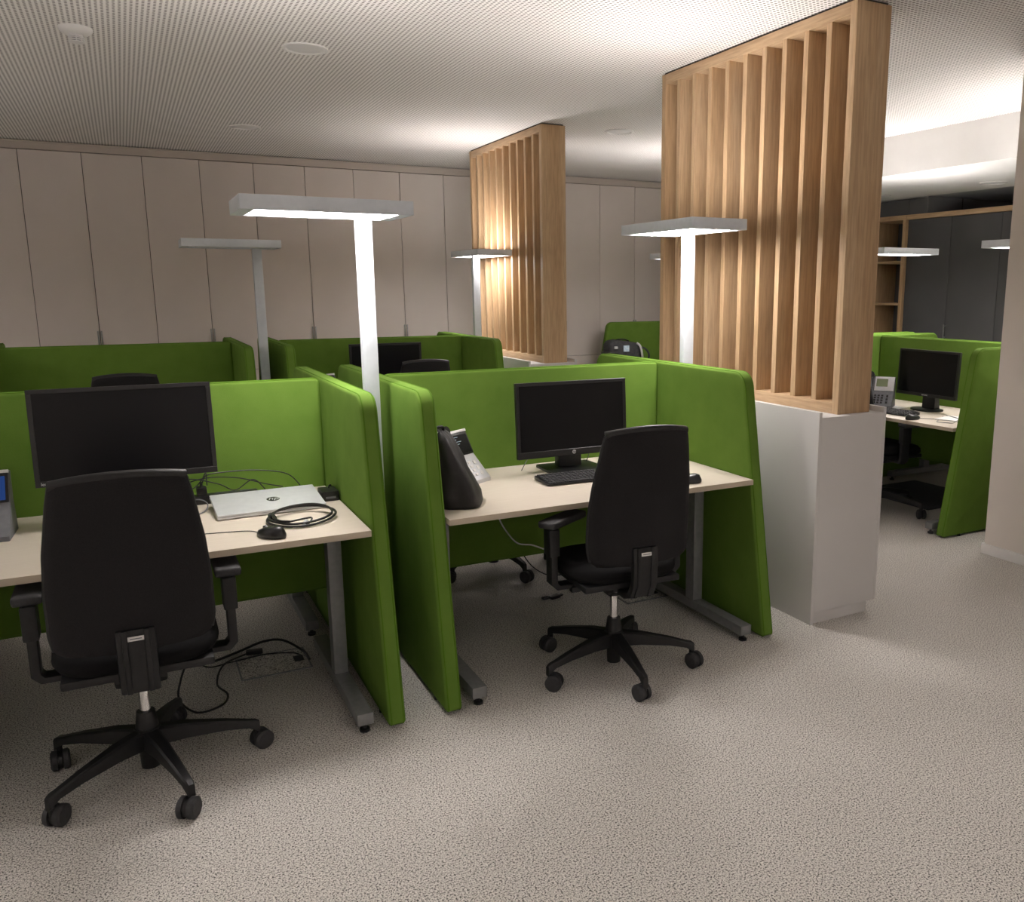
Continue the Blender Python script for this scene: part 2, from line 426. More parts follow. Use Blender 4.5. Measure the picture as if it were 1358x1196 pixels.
DH = .75
def desk(loc, rz, label, h=DH, w=1.462, proto={}):
    """local: width along x, user side at -y ; origin at floor below the back edge centre"""
    if h in proto: return dup(proto[h], loc, rz, label)
    t = thing('office_desk', label, 'desk', loc, rz, 'pale desks with grey frames')
    b = NB(); box(b, -w / 2, w / 2, -.84, -.002, h - .024, h, bev=.0015)
    o = obj('tabletop', b, [M_desk, M_deskedge], t)
    for p in o.data.polygons:
        if abs(p.normal.z) < .5: p.material_index = 1
    for s in (-1, 1):
        b = NB(); x = s * (w / 2 - .075)
        box(b, x - .027, x + .027, -.52, -.45, .04, h - .06, bev=.004)
        box(b, x - .03, x + .03, -.915, -.07, .032, .078, bev=.004)
        box(b, x - .025, x + .025, -.60, -.08, h - .05, h - .025, bev=.003)
        lg = obj('leg', b, M_grey, t)
        b = NB()
        for y in (-.89, -.10): cyl(b, (x, y, .0), (x, y, .01), .019, n=16); cyl(b, (x, y, .01), (x, y, .034), .008, n=10)
        obj('levelling_foot', b, M_black, lg)
    b = NB(); box(b, -w / 2 + .11, w / 2 - .11, -.5, -.45, h - .07, h - .03, bev=.003); obj('crossbar', b, M_grey, t)
    b = NB(); box(b, -.5, .5, -.2, -.08, h - .11, h - .105); box(b, -.5, .5, -.205, -.2, h - .11, h - .025); box(b, -.5, .5, -.08, -.075, h - .11, h - .025)
    obj('cable_tray', b, M_black, t)
    proto[h] = t; return t

# bench rows : (divider plane y, inner x range)
YB = 3.955
XLi, XRi = .73, 1.018
def cx(a): return a
rows = []
# front left booth: inner x from .73-WIN to .73 ; front middle booth: 1.018 .. 2.49
side_panel((.73 + TH / 2, YB, 0), 0, 'green padded side panel right of the desk with the closed laptop')
side_panel((.73 - WIN - TH / 2, YB, 0), 0, 'green padded side panel at the left end of the laptop desk, outside the frame')
side_panel((1.018 - TH / 2, YB, 0), 0, 'green padded side panel behind the black shopping bag, left of the middle desk')
side_panel((2.49 + TH / 2, YB, 0), 0, 'green padded side panel beside the near white cabinet, right of the middle desk')
divider((.73 - WIN / 2, YB, 0), 0, 'green divider behind the wide monitor and the closed laptop')
divider((1.018 + WIN / 2, YB, 0), 0, 'green divider behind the monitor, keyboard and black bag of the middle desk')
desk((.73 - WIN / 2, YB - .025, 0), 0, 'pale desk with closed laptop, coiled cable and wide monitor, front left')
desk((1.018 + WIN / 2, YB - .025, 0), 0, 'pale desk with black bag, monitor and keyboard, front middle')
desk((.73 - WIN / 2, YB + .025, 0), PI, 'pale desk on the hidden side of the divider behind the laptop desk')
desk((1.018 + WIN / 2, YB + .025, 0), PI, 'pale desk on the hidden side of the divider behind the middle desk')
# far row
YF = 7.05
XFL = .685
side_panel((XFL + TH / 2, YF, 0), 0, 'far green side panel at the right end of the long divider at far left')
side_panel((XFL - WIN - TH / 2, YF, 0), 0, 'far green side panel at the left end of the far left booth, outside the frame')
side_panel((1.018 - TH / 2, YF, 0), 0, 'far green side panel just right of the unlit lamp pole')
side_panel((2.49 + TH / 2, YF, 0), 0, 'far green side panel in front of the farther slatted screen')
divider((XFL - WIN / 2, YF, 0), 0, 'long green divider at far left, above the wide monitor')
divider((1.018 + WIN / 2, YF, 0), 0, 'far green divider behind the small dark monitor')
desk((XFL - WIN / 2, YF - .025, 0), 0, 'pale desk at far left, hidden behind the front left divider')
desk((1.018 + WIN / 2, YF - .025, 0), 0, 'pale desk below the small far monitor, hidden behind the front middle divider')
# right hand benches, turned by 90 degrees (user side at -x)
XB = 5.545
def yb(i): return 3.725 + 1.765 * i      # near face of the near panel of bench i
lab_n = ['green side panel nearest the right wall, with its outer face to the camera',
         'green side panel starting the second right-hand booth, its end above the long divider',
         'green side panel starting the third right-hand booth, hidden by near screen']
lab_f = ['green side panel at the far end of the right-hand desk with the phone',
         'green side panel ending the second right-hand booth, hidden by the near screen',
         'green side panel behind the grey backpack, left of the near slatted screen']
lab_d = ['green divider behind the right-hand monitor and the desk phone', 'green divider of the second right-hand booth, hidden by the near screen',
         'green divider of the third right-hand booth, hidden by the near screen']
lab_k = ['pale desk at the right with monitor, phone and papers', 'pale desk of the second right-hand booth, hidden by the near screen',
         'pale desk carrying the grey backpack, behind the near screen']
for i in range(3):
    y = yb(i); XB = [5.545, 5.545, 5.645][i]
    side_panel((XB, y + TH / 2, 0), -PI / 2, lab_n[i]); side_panel((XB, y + TH + WIN + TH / 2, 0), -PI / 2, lab_f[i])
    divider((XB, y + TH + WIN / 2, 0), -PI / 2, lab_d[i]); desk((XB - .025, y + TH + WIN / 2, 0), -PI / 2, lab_k[i], .72)
    if i < 2: desk((XB + .025, y + TH + WIN / 2, 0), PI / 2, ['pale desk on the far side of the first right-hand divider, only its foot beam seen', 'pale desk on the far side of the second right-hand divider, hidden'][i], .72)

# ------------------------------------------------------------------ floor lamps
def floor_lamp(loc, label, hx, hy, lit=True, group='tall office floor lamps', key=None, proto={}):
    """head spans hx=(x0,x1), hy=(y0,y1) relative to the pole"""
    k = (hx, hy, lit)
    if k in proto: return dup(proto[k], loc, 0, label)
    t = thing('floor_lamp', label, 'floor lamp', loc, 0, group)
    zb, zt = 1.893, 1.945
    bx('pole', M_white_metal, t, -.031, .031, -.02, .02, .012, zb + .004, bev=.004)
    bx('foot_plate', M_white_metal, t, -.06, .06, -.04, .22, 0, .014, bev=.003)
    x0, x1, y0, y1 = *hx, *hy
    b = NB(); f = .016
    box(b, x0, x1, y0, y0 + f, zb, zt, bev=.002); box(b, x0, x1, y1 - f, y1, zb, zt, bev=.002)
    box(b, x0, x0 + f, y0 + f, y1 - f, zb, zt, bev=.002); box(b, x1 - f, x1, y0 + f, y1 - f, zb, zt, bev=.002)
    box(b, x0 + f, x1 - f, y0 + f, y1 - f, zb + .018, zt - .014)
    e = .05  # inner rim
    longx = (x1 - x0) > (y1 - y0)
    if longx:
        box(b, x0 + f, x0 + e, y0 + f, y1 - f, zb + .001, zb + .018); box(b, x1 - e, x1 - f, y0 + f, y1 - f, zb + .001, zb + .018)
    else:
        box(b, x0 + f, x1 - f, y0 + f, y0 + e, zb + .001, zb + .018); box(b, x0 + f, x1 - f, y1 - e, y1 - f, zb + .001, zb + .018)
    if longx: box(b, x0 + e, x1 - e, (y0 + y1) / 2 - .006, (y0 + y1) / 2 + .006, zb - .001, zb + .018)
    else: box(b, (x0 + x1) / 2 - .006, (x0 + x1) / 2 + .006, y0 + e, y1 - e, zb - .001, zb + .018)
    h = obj('lamp_head', b, M_white_metal, t)
    mid_x, mid_y = (x0 + x1) / 2, (y0 + y1) / 2
    md, mu = (M_down, M_up) if lit else (M_off, M_off)
    g = .006
    if longx: rr = [(x0 + e, x1 - e, y0 + f + .008, mid_y - g), (x0 + e, x1 - e, mid_y + g, y1 - f - .008)]
    else: rr = [(x0 + f + .008, mid_x - g, y0 + e, y1 - e), (mid_x + g, x1 - f - .008, y0 + e, y1 - e)]
    for r in rr: bx('lower_diffuser', md, h, *r, zb + .005, zb + .018)
    bx('upper_diffuser', mu, h, x0 + .03, x1 - .03, y0 + .03, y1 - .03, zt - .014, zt - .006)
    return proto.setdefault(k, t)
HX = (-.49, .125)
floor_lamp((.874, 3.60, 0), 'lit white floor lamp with the largest head, between the two front booths', HX, (-.285, .035))
floor_lamp((.855, 6.62, 0), 'unlit white floor lamp with thin head before the back wardrobes, upper left', HX, (-.285, .035), lit=False)
floor_lamp((2.63, 3.87, 0), 'lit white floor lamp in front of the nearer slatted screen', (-.29, .025), (-.46, .20))
floor_lamp((2.665, 7.12, 0), 'lit white floor lamp in front of the farther slatted screen', (-.045, .265), (-.17, .50))
floor_lamp((5.51, 5.41, 0), 'lit white floor lamp right of the near screen post, head before the dark doors', (-.06, .58), (-.20, .12))
floor_lamp((5.42, 3.57, 0), 'lit white floor lamp whose head end peeps out beside the right wall edge', (-.10, .21), (-.06, .62))
floor_lamp((4.95, 7.175, 0), 'lit white floor lamp farthest back, only its head tip seen left of the near screen', (-.49, .125), (-.285, .035))
# unseen lamps added out of frame for fill; right foreground one follows the bright floor
floor_lamp((3.4, -.3, 0), 'lit white floor lamp outside the frame, right foreground', HX, (-.285, .035))
floor_lamp((-2.3, 3.60, 0), 'added white floor lamp giving fill light outside the frame, left end of the front booths', HX, (-.285, .035))
floor_lamp((1.6, -1.8, 0), 'added white floor lamp giving fill light outside the frame, behind the camera', HX, (-.285, .035))

floor_lamp((-2.3, 6.62, 0), 'added white floor lamp giving fill light outside the frame, left end of the far booths', HX, (-.285, .035))
floor_lamp((-2.3, .30, 0), 'added white floor lamp giving fill light outside the frame, left foreground', HX, (-.285, .035))
floor_lamp((-1.2, -2.2, 0), 'added white floor lamp giving fill light outside the frame, far behind the camera to the left', HX, (-.285, .035))
# ------------------------------------------------------------------ task chair (faces +y)
def task_chair(label, loc, rz, base_rot=0, proto={}):
    if proto: return None
def lerp(a, b, t): return a + (b - a) * t
def interp(tab, v):
    for (a, x), (c, y) in zip(tab, tab[1:]):
        if v <= c: return lerp(x, y, (v - a) / (c - a))
    return tab[-1][1]
def build_chair(label, loc, rz, base_deg, pad_turn=0):
    t = thing('task_chair', label, 'office chair', loc, rz, 'black office task chairs')
    # backrest
    b = NB(); zb, zt = .545, 1.098
    HW = [(0, .186), (.02, .206), (.06, .219), (.12, .224), (.35, .224), (.6, .212), (.85, .191), (.95, .182), (.98, .179), (1, .174)]
    YO = [(0, -.262), (.2, -.252), (.45, -.268), (.75, -.300), (1, -.325)]
    nu, nv = 16, 30; fr, bk = [], []
    for j in range(nv + 1):
        v = j / nv; v = .5 - .5 * math.cos(PI * v) if False else v
        hw = interp(HW, v); z = lerp(zb, zt, v); yo = interp(YO, v)
        edge = min(1, min(v, 1 - v) / .045); th = .012 + .016 * math.sqrt(max(0, 1 - (1 - edge) ** 2))
        A, B = [], []
        for i in range(nu + 1):
            u = -1 + 2 * i / nu; x = hw * u
            zz = z - .018 * (u * u) * (1 if v > .5 else -.2) * abs(2 * v - 1)
            cu = .030 * u * u
            e = math.sqrt(max(0, 1 - max(0, abs(u) - .82) ** 2 / .18 ** 2)); tt = max(.006, th * e)
            spine = .010 * max(0, min(1, (.38 - abs(u)) / .05)) * max(0, min(1, (.56 - v) / .04))
            A.append(b.verts.new((x, yo + cu + tt + .012 * e, zz))); B.append(b.verts.new((x, yo + cu - tt * .55 - spine, zz)))
        fr.append(A); bk.append(B)
    for j in range(nv):
        for i in range(nu):
            b.faces.new((fr[j][i], fr[j][i + 1], fr[j + 1][i + 1], fr[j + 1][i])); b.faces.new((bk[j][i], bk[j + 1][i], bk[j + 1][i + 1], bk[j][i + 1]))
        b.faces.new((fr[j][0], fr[j + 1][0], bk[j + 1][0], bk[j][0])); b.faces.new((fr[j][nu], bk[j][nu], bk[j + 1][nu], fr[j + 1][nu]))
    for i in range(nu):
        b.faces.new((fr[0][i], bk[0][i], bk[0][i + 1], fr[0][i + 1])); b.faces.new((fr[nv][i], fr[nv][i + 1], bk[nv][i + 1], bk[nv][i]))
    back = obj('backrest', b, M_black_fab, t, angle=60)
    # rolled top edge and side piping of the backrest
    b = NB(); P = []
    for v in (1.0,):
        for i in range(13):
            u = -1 + 2 * i / 12; P.append((.172 * u, interp(YO, 1) + .030 * u * u + .008, zt - .018 * u * u - .004))
    tube(b, P, .017, n=12, k=3); obj('top_roll', b, M_black, back)
    for s in (-1, 1):
        b = NB(); P = []
        for j in range(0, 13):
            v = .05 + .94 * j / 12
            P.append((s * (interp(HW, v) - .0045), interp(YO, v) + .031, lerp(zb, zt, v) - (.018 * (2 * v - 1) if v > .5 else 0)))
        tube(b, P, .0075, n=8, k=3); obj('edge_trim', b, M_black, back)
    # seat
    b = NB(); n = 40; rings = []
    def sq(a, rx, ry, p=3.2):
        c, s = math.cos(a), math.sin(a); k = (abs(c) ** p + abs(s) ** p) ** (-1 / p); return rx * k * c, ry * k * s
    for rx, z in ((0, .452), (.20, .452), (.232, .458), (.243, .478), (.240, .500), (.225, .515), (.18, .522), (0, .520)):
        if rx == 0: rings.append([b.verts.new((0, .02, z))]); continue
        rg = []
        for i in range(n):
            x, y = sq(2 * PI * i / n, rx, rx * .98)
            drop = -.02 * max(0, y / .24) ** 2
            rg.append(b.verts.new((x, y + .02, z + drop)))
        rings.append(rg)
    for a, c in zip(rings, rings[1:]):
        for i in range(n):
            j = (i + 1) % n
            if len(a) == 1: b.faces.new((a[0], c[j], c[i]))
            elif len(c) == 1: b.faces.new((a[i], a[j], c[0]))
            else: b.faces.new((a[i], a[j], c[j], c[i]))
    obj('seat', b, M_seat, t, angle=60)
    b = NB(); box(b, -.215, .215, -.19, .21, .425, .453, bev=.01); obj('seat_pan', b, M_black, t)
    b = NB(); prism(b, [(-.15, .40), (-.11, .37), (.09, .37), (.14, .405), (.14, .426), (-.15, .426)], 'x', -.075, .075, bev=.008)
    box(b, .075, .20, .03, .045, .395, .405, bev=.002); box(b, .185, .225, .022, .053, .388, .412, bev=.004)
    box(b, -.19, -.075, -.045, -.03, .395, .405, bev=.002); box(b, -.215, -.175, -.053, -.022, .388, .412, bev=.004)
    obj('tilt_mechanism', b, M_black, t)
    # back bracket
    b = NB(); prof = [(-.10, .392), (-.20, .388), (-.262, .41), (-.292, .465), (-.298, .56), (-.294, .622), (-.278, .622), (-.272, .56), (-.262, .47), (-.235, .425), (-.18, .412), (-.10, .42)]
    prism(b, prof, 'x', -.054, .054, bev=.006)
    for s in (-1, 1): prism(b, [(y - (.006 if i < 6 else 0), z) for i, (y, z) in enumerate(prof)], 'x', s * .03 - .008, s * .03 + .008, bev=.003)
    br = obj('back_bracket', b, M_black, t)
    b = NB(); box(b, -.022, .022, -.3005, -.298, .590, .604, bev=.0006); obj('maker_tag', b, M_plate, br)
    b = NB(); box(b, -.016, .016, -.3012, -.3004, .5955, .5985); obj('tag_line', b, M_midgrey, br)
    # arms
    for s in (-1, 1):
        b = NB()
        prism(b, fillet([(s * .15, .405), (s * .275, .405), (s * .300, .43), (s * .300, .665), (s * .272, .665), (s * .272, .437), (s * .262, .425), (s * .15, .425)], [0, .01, .01, 0, 0, .008, .004, 0], 3) if s > 0 else
              [(-x, z) for x, z in fillet([(.15, .405), (.275, .405), (.300, .43), (.300, .665), (.272, .665), (.272, .437), (.262, .425), (.15, .425)], [0, .01, .01, 0, 0, .008, .004, 0], 3)],
              'y', -.045, .02, bev=.004)
        box(b, s * .286 - .022, s * .286 + .022, -.05, .025, .55, .663, bev=.006)
        ar = obj('armrest', b, M_black, t)
        b = NB(); box(b, s * .286 - .042, s * .286 + .042, -.05, .20, .665, .697, bev=.013, seg=3)
        if pad_turn: bmesh.ops.rotate(b, cent=(s * .286, -.01, .68), matrix=Matrix.Rotation(R(s * pad_turn), 3, 'Z'), verts=b.verts)
        obj('arm_pad', b, M_dark_rubber, ar)
    # lift
    b = NB(); cyl(b, (0, 0, .19), (0, 0, .34), .0175, n=24); obj('gas_lift', b, M_chrome, t)
    b = NB(); cyl(b, (0, 0, .335), (0, 0, .385), .026, .034, n=24); obj('lift_collar', b, M_black, t)
    # base
    b = NB(); cyl(b, (0, 0, .032), (0, 0, .13), .029, .032, n=24); cyl(b, (0, 0, .115), (0, 0, .175), .043, .040, n=28); cyl(b, (0, 0, .175), (0, 0, .232), .036, .028, n=24)
    for k in range(5):
        a = R(base_deg + 72 * k); ca, sa = math.cos(a), math.sin(a)
        secs = [(.02, .105, .172, .029), (.12, .108, .162, .024), (.24, .100, .137, .0185), (.315, .088, .117, .0155), (.337, .075, .113, .014), (.350, .062, .105, .011)]
        rg = []
        for r, zl, zh, hw in secs:
            q = []
            for dx, z in ((-hw, zl + .004), (-hw * .92, zh - .006), (-hw * .6, zh), (hw * .6, zh), (hw * .92, zh - .006), (hw, zl + .004), (hw * .7, zl), (-hw * .7, zl)):
                q.append(b.verts.new((r * ca - dx * sa, r * sa + dx * ca, z)))
            rg.append(q)
        for p, q in zip(rg, rg[1:]):
            for i in range(8): b.faces.new((p[i], p[(i + 1) % 8], q[(i + 1) % 8], q[i]))
        b.faces.new(rg[0]); b.faces.new(rg[-1][::-1])
    obj('star_base', b, M_black, t)
    for k in range(5):
        a = R(base_deg + 72 * k); ca, sa = math.cos(a), math.sin(a)
        px, py = .338 * ca, .338 * sa
        th = R(random.uniform(-60, 60)) + a + PI / 2 * 0
        th = R([20, 75, 130, 200, 310][k]) + a
        rx, ry = -math.sin(th), math.cos(th)         # wheel axle direction
        ox, oy = math.cos(th) * .018, math.sin(th) * .018
        b = NB(); c0 = Vector((px + ox, py + oy, .0345)); ax = Vector((rx, ry, 0))
        cyl(b, (px, py, .03), (px, py, .082), .0095, n=14)
        cyl(b, c0 - ax * .0065, c0 + ax * .0065, .0285, n=24)
        cst = obj('caster', b, M_black, t)
        for s in (-1, 1):
            b = NB(); q0 = c0 + ax * (s * .0085); q1 = c0 + ax * (s * .0235); q2 = c0 + ax * (s * .029)
            cyl(b, q0, q1, .0345, .0345, n=28); cyl(b, q1, q2, .0345, .027, n=28)
            obj('wheel', b, M_dark_rubber, cst)
    return t
CH1 = build_chair('black office chair at the laptop desk, nearest chair at lower left', (-.056, 3.096, 0), R(0), 0)
build_chair('black office chair pulled out at the middle desk with the keyboard', (1.733, 3.07, 0), R(-4), 50, 55)
ch = build_chair('black office chair behind the middle divider, only casters and base seen below', (1.79, 4.62, 0), PI, 243 - 180 + 36)
dup(ch, (-.03, 6.41, 0), 0, 'black office chair whose rounded top peeps above the wide monitor')
dup(ch, (1.93, 6.55, 0), 0, 'black office chair whose top shows before the small far monitor')
dup(ch, (4.76, 4.49, 0), -PI / 2 - R(8), 'black office chair at the right-hand desk, partly behind the white cabinet')

# ------------------------------------------------------------------ monitors (screen faces -y)
def monitor(label, loc, rz, w=.555, h=.345, zc=.255, logo=None, base='rect', tilt=0, chin=.028, bez=.016):
    t = thing('monitor', label, 'monitor', loc, rz, 'black computer monitors')
    Mt = Matrix.Translation((0, 0, zc)) @ Matrix.Rotation(R(tilt), 4, 'X')
    b = NB(); box(b, -w / 2, w / 2, 0, .020, -h / 2, h / 2, bev=.004)
    box(b, -w / 2 + .05, w / 2 - .05, .018, .045, -h / 2 + .04, h / 2 - .05, bev=.012)
    # raised bezel
    for a in ((-w / 2, w / 2, -.004, .002, h / 2 - bez, h / 2), (-w / 2, w / 2, -.004, .002, -h / 2, -h / 2 + chin),
              (-w / 2, -w / 2 + bez, -.004, .002, -h / 2 + chin, h / 2 - bez), (w / 2 - bez, w / 2, -.004, .002, -h / 2 + chin, h / 2 - bez)):
        box(b, *a, bev=.001, seg=1)
    bmesh.ops.transform(b, matrix=Mt, verts=b.verts)
    hs = obj('housing', b, M_bezel, t)
    b = NB(); box(b, -w / 2 + bez, w / 2 - bez, -.0015, .001, -h / 2 + chin, h / 2 - bez); bmesh.ops.transform(b, matrix=Mt, verts=b.verts)
    obj('screen', b, M_screen, hs)
    fm = Mt @ Matrix.Rotation(PI / 2, 4, 'X')
    if logo == 'hp':
        b = NB(); cyl(b, (0, -.0038, -h / 2 + chin / 2), (0, -.0052, -h / 2 + chin / 2), .0095, n=28); bmesh.ops.transform(b, matrix=Mt, verts=b.verts)
        l = obj('logo', b, M_silver, hs)
        text('lettering', 'hp', .016, M_bezel, l, Mt @ Matrix.Translation((0, -.0056, -h / 2 + chin / 2)) @ Matrix.Rotation(PI / 2, 4, 'X'), shear=.3)
    elif logo:
        txt, xo, sz = logo
        text('lettering', txt, sz, M_silver, hs, Mt @ Matrix.Translation((xo, -.0046, -h / 2 + chin / 2)) @ Matrix.Rotation(PI / 2, 4, 'X'))
    # stand
    b = NB(); prism(b, [(.03, .008), (.085, .008), (.075, zc - .02), (.04, zc - .02)], 'x', -.062, .062, bev=.006); obj('neck', b, M_bezel, t)
    b = NB()
    if base == 'rect': prism(b, fillet([(-.15, -.10), (.15, -.10), (.14, .14), (-.14, .14)], [.012] * 4, 4), 'z', 0, .014, bev=.003)
    else: prism(b, [(.13 * math.cos(2 * PI * i / 36), .02 + .10 * math.sin(2 * PI * i / 36)) for i in range(36)], 'z', 0, .012, bev=.003)
    obj('stand_base', b, M_bezel, t)
    return t
monitor('wide black monitor behind the nearest chair on the laptop desk', (-.034, 3.65, DH), 0, .603, .352, .342, ('lenovo', -.262, .016), chin=.022, tilt=-5)
mm = monitor('black monitor with round silver badge on the middle desk', (1.86, 3.70, DH), R(-1), .585, .360, .255, 'hp', chin=.032, tilt=-3)
monitor('small dark monitor in the far booth left of the big lamp pole', (1.76, 6.72, DH), 0, .56, .34, .285, None)
monitor('black monitor on the right-hand desk, seen at an angle', (5.20, 4.48, .72), -PI / 2 + R(-3), .575, .345, .275, ('SAMSUNG', 0, .013), base='oval', tilt=-3, chin=.024)

# ------------------------------------------------------------------ keyboards, mice
def keyboard(label, loc, rz):
    t = thing('keyboard', label, 'keyboard', loc, rz)
    b = NB(); prism(b, [(-.078, .004), (-.08, .010), (.075, .022), (.08, .018), (.08, .004)], 'x', -.222, .222, bev=.002); obj('case', b, M_bezel, t)
    b = NB()
    for r in range(6):
        y = -.064 + r * .0245 + (.004 if r == 5 else 0); z = .010 + (y + .08) / .155 * .012
        x = -.213
        while x < .205:
            w = .0172
            if r == 0 and -.12 < x < -.02: w = .105
            gap = x > .075 and x < .083
            if not gap: box(b, x, x + w, y - .009, y + .009, z, z + .006, bev=.0018, seg=1)
            x += w + .0022
            if .072 < x < .088: x = .088
            if .145 < x < .152: x = .156
    obj('keys', b, M_dark_rubber, t)
    b = NB(); tube(b, [(-.02, .08, .012), (-.03, .12, .006), (.02, .17, .004), (.05, .23, .004)], .0022); obj('cable', b, M_black, t)
    return t
keyboard('black keyboard in front of the monitor on the middle desk', (1.815, 3.488, DH), R(-2))
keyboard('black keyboard on the right-hand desk beside the mouse', (4.87, 4.53, .72), -PI / 2 + R(2))
def mouse(label, loc, rz, cable):
    t = thing('computer_mouse', label, 'mouse', loc, rz)
    b = NB(); n = 24; rg = []
    for z, s in ((0, .90), (.004, 1), (.012, 1.0), (.020, .90), (.028, .68), (.033, .38)):
        rg.append([b.verts.new((.030 * s * math.cos(2 * PI * i / n), .054 * (s ** .8) * math.sin(2 * PI * i / n) - (.006 if z > .02 else 0), z * (1 - .12 * math.sin(2 * PI * i / n)) + .001)) for i in range(n)])
    for p, q in zip(rg, rg[1:]):
        for i in range(n): b.faces.new((p[i], p[(i + 1) % n], q[(i + 1) % n], q[i]))
    b.faces.new(rg[0][::-1]); b.faces.new(rg[-1])
    o = obj('shell', b, M_bezel, t, angle=70); o.scale = (1.15, 1.15, 1.15)
    b = NB(); cyl(b, (-.004, .03, .031), (.004, .03, .031), .008, n=16); obj('scroll_wheel', b, M_midgrey, t)
    b = NB(); tube(b, cable, .0017); obj('cable', b, M_black, t)
    return t
mouse('dark mouse with thin cable in front of the closed laptop', (.392, 3.178, DH), R(35), [(0, .05, .006), (.01, .12, .004), (-.04, .19, .003), (-.12, .27, .003), (-.22, .36, .003), (-.36, .42, .003)])
mouse('dark mouse near the right end of the middle desk', (2.185, 3.185, DH), R(62), [(0, .05, .006), (.02, .12, .003), (-.05, .20, .003), (-.06, .30, .003), (.02, .42, .003), (.03, .5, .003)])
mouse('dark mouse at the edge of the right-hand desk', (4.75, 4.19, .72), -PI / 2, [(0, .05, .006), (.04, .12, .003), (.10, .17, .003), (.06, .24, .003), (.0, .30, .003)])

# ------------------------------------------------------------------ laptop
lp = thing('laptop', 'closed silver laptop with dark round logo on the left desk', 'laptop', (.446, 3.505, DH), R(1.5))
Ml = Matrix.Translation((0, 0, .003)) @ Matrix.Rotation(R(6.5), 4, 'X')
b = NB(); box(b, -.203, .203, 0, .255, 0, .0095, bev=.003); bmesh.ops.transform(b, matrix=Ml, verts=b.verts); obj('base', b, M_silver, lp)
b = NB(); box(b, -.203, .203, 0, .255, .0105, .0175, bev=.003); bmesh.ops.transform(b, matrix=Ml, verts=b.verts); ld = obj('lid', b, M_silver, lp)
b = NB(); lathe(b, [(0, .0180), (.0245, .0180), (.0255, .0174), (0, .0174)], c=(.02, .125, 0), n=32); bmesh.ops.transform(b, matrix=Ml, verts=b.verts); lg = obj('logo', b, M_bezel, ld)
text('lettering', 'hp', .042, M_silver, lg, Ml @ Matrix.Translation((.02, .127, .0183)), shear=.3, ext=.0002)
b = NB()
for x in (-.17, .17): box(b, x - .012, x + .012, .222, .238, .0, .0245)
obj('rear_feet', b, M_black, lp)

# dock and power strip
dk_ = thing('docking_box', 'black box at the back right corner of the laptop desk', 'docking station', (.688, 3.66, DH))
bx('body', M_bezel, dk_, -.034, .034, -.045, .06, 0, .042, bev=.004)
bx('port_strip', M_midgrey, dk_, -.02, .02, -.0462, -.0445, .012, .02)
b = NB(); tube(b, [(.005, .02, .042), (.01, .035, .05), (.02, .055, .045), (.0, .09, .02), (-.05, .12, .008), (-.12, .14, .006)], .003); obj('cable', b, M_black, dk_)
ps = thing('power_strip', 'dark power strip lying behind the laptop by the divider', 'power strip', (.27, 3.835, DH))
bx('body', M_bezel, ps, -.10, .16, -.025, .025, 0, .036, bev=.004)
b = NB(); box(b, -.075, -.035, -.02, .02, .036, .072, bev=.008); cyl(b, (-.055, 0, .07), (-.055, .005, .09), .006, n=10); obj('plug', b, M_bezel, ps)
b = NB()
for x in (.01, .06, .11): lathe(b, [(.018, .0362), (.018, .0375), (.014, .0375), (.014, .0362)], c=(x, 0, 0), n=20)
obj('socket_rings', b, M_midgrey, ps)
cables = [
    ('thin black cable looping highest above the power strip', [(.22, 3.84, .835), (.24, 3.82, .87), (.33, 3.84, .872), (.44, 3.85, .865), (.55, 3.85, .84), (.60, 3.85, .79), (.61, 3.84, .755)]),
    ('thin cable rising from the power strip and crossing behind the laptop', [(.10, 3.78, .79), (.16, 3.80, .845), (.25, 3.80, .862), (.36, 3.82, .845), (.46, 3.82, .81), (.53, 3.82, .79)]),
    ('thin cable drooping from behind the wide monitor onto the desk', [(.02, 3.74, .83), (.10, 3.75, .865), (.18, 3.76, .87), (.28, 3.78, .835), (.34, 3.80, .80), (.41, 3.81, .835), (.45, 3.80, .80), (.47, 3.80, .757)]),
    ('pale cable curling on the desk left of the laptop', [(.07, 3.70, .80), (.12, 3.72, .775), (.19, 3.76, .785), (.225, 3.72, .775), (.21, 3.66, .757), (.15, 3.60, .755), (.09, 3.63, .755)]),
    ('thin cable arching tightly over the plug', [(.12, 3.77, .757), (.14, 3.78, .81), (.19, 3.79, .83), (.22, 3.80, .86), (.235, 3.81, .88), (.235, 3.80, .83)]),
]
for i, (lb, p) in enumerate(cables):
    b = NB(); tube(b, p, .0024); tag(obj('cable', b, M_midgrey if i == 3 else M_black), lb, 'cable', 'loose cables behind the laptop')
# coiled cable before the laptop
b = NB(); P = []
for i in range(37):
    a = 2 * PI * i / 16 + 2.6; k = i / 37
    P.append((.530 + (.122 - .012 * k + .006 * math.sin(2.3 * a)) * math.cos(a), 3.372 + (.142 - .03 * k) * math.sin(a + .2 * k) * .95, DH + .006 + .018 * k + .012 * math.sin(a * .5 + 1) ** 2))
t = thing('coiled_cable', 'black cable coiled in a loose ring in front of the laptop', 'cable', (0, 0, 0))
tube(b, P, .0046, k=4); obj('cord', b, M_black, t)
b = NB(); q = Vector(P[0]); cyl(b, q, q + Vector((.004, -.045, 0)), .012, .011, n=14); cyl(b, q + Vector((.004, -.045, 0)), q + Vector((.006, -.062, 0)), .008, n=12); obj('plug', b, M_black, t)
b = NB(); tube(b, [P[-1], (.55, 3.30, DH + .022), (.535, 3.26, DH + .012), (.515, 3.25, DH + .008)], .0036); obj('tail', b, M_black, t)
b = NB(); cyl(b, (.515, 3.25, DH + .008), (.53, 3.285, DH + .016), .0075, n=12); obj('second_plug', b, M_silver, t)

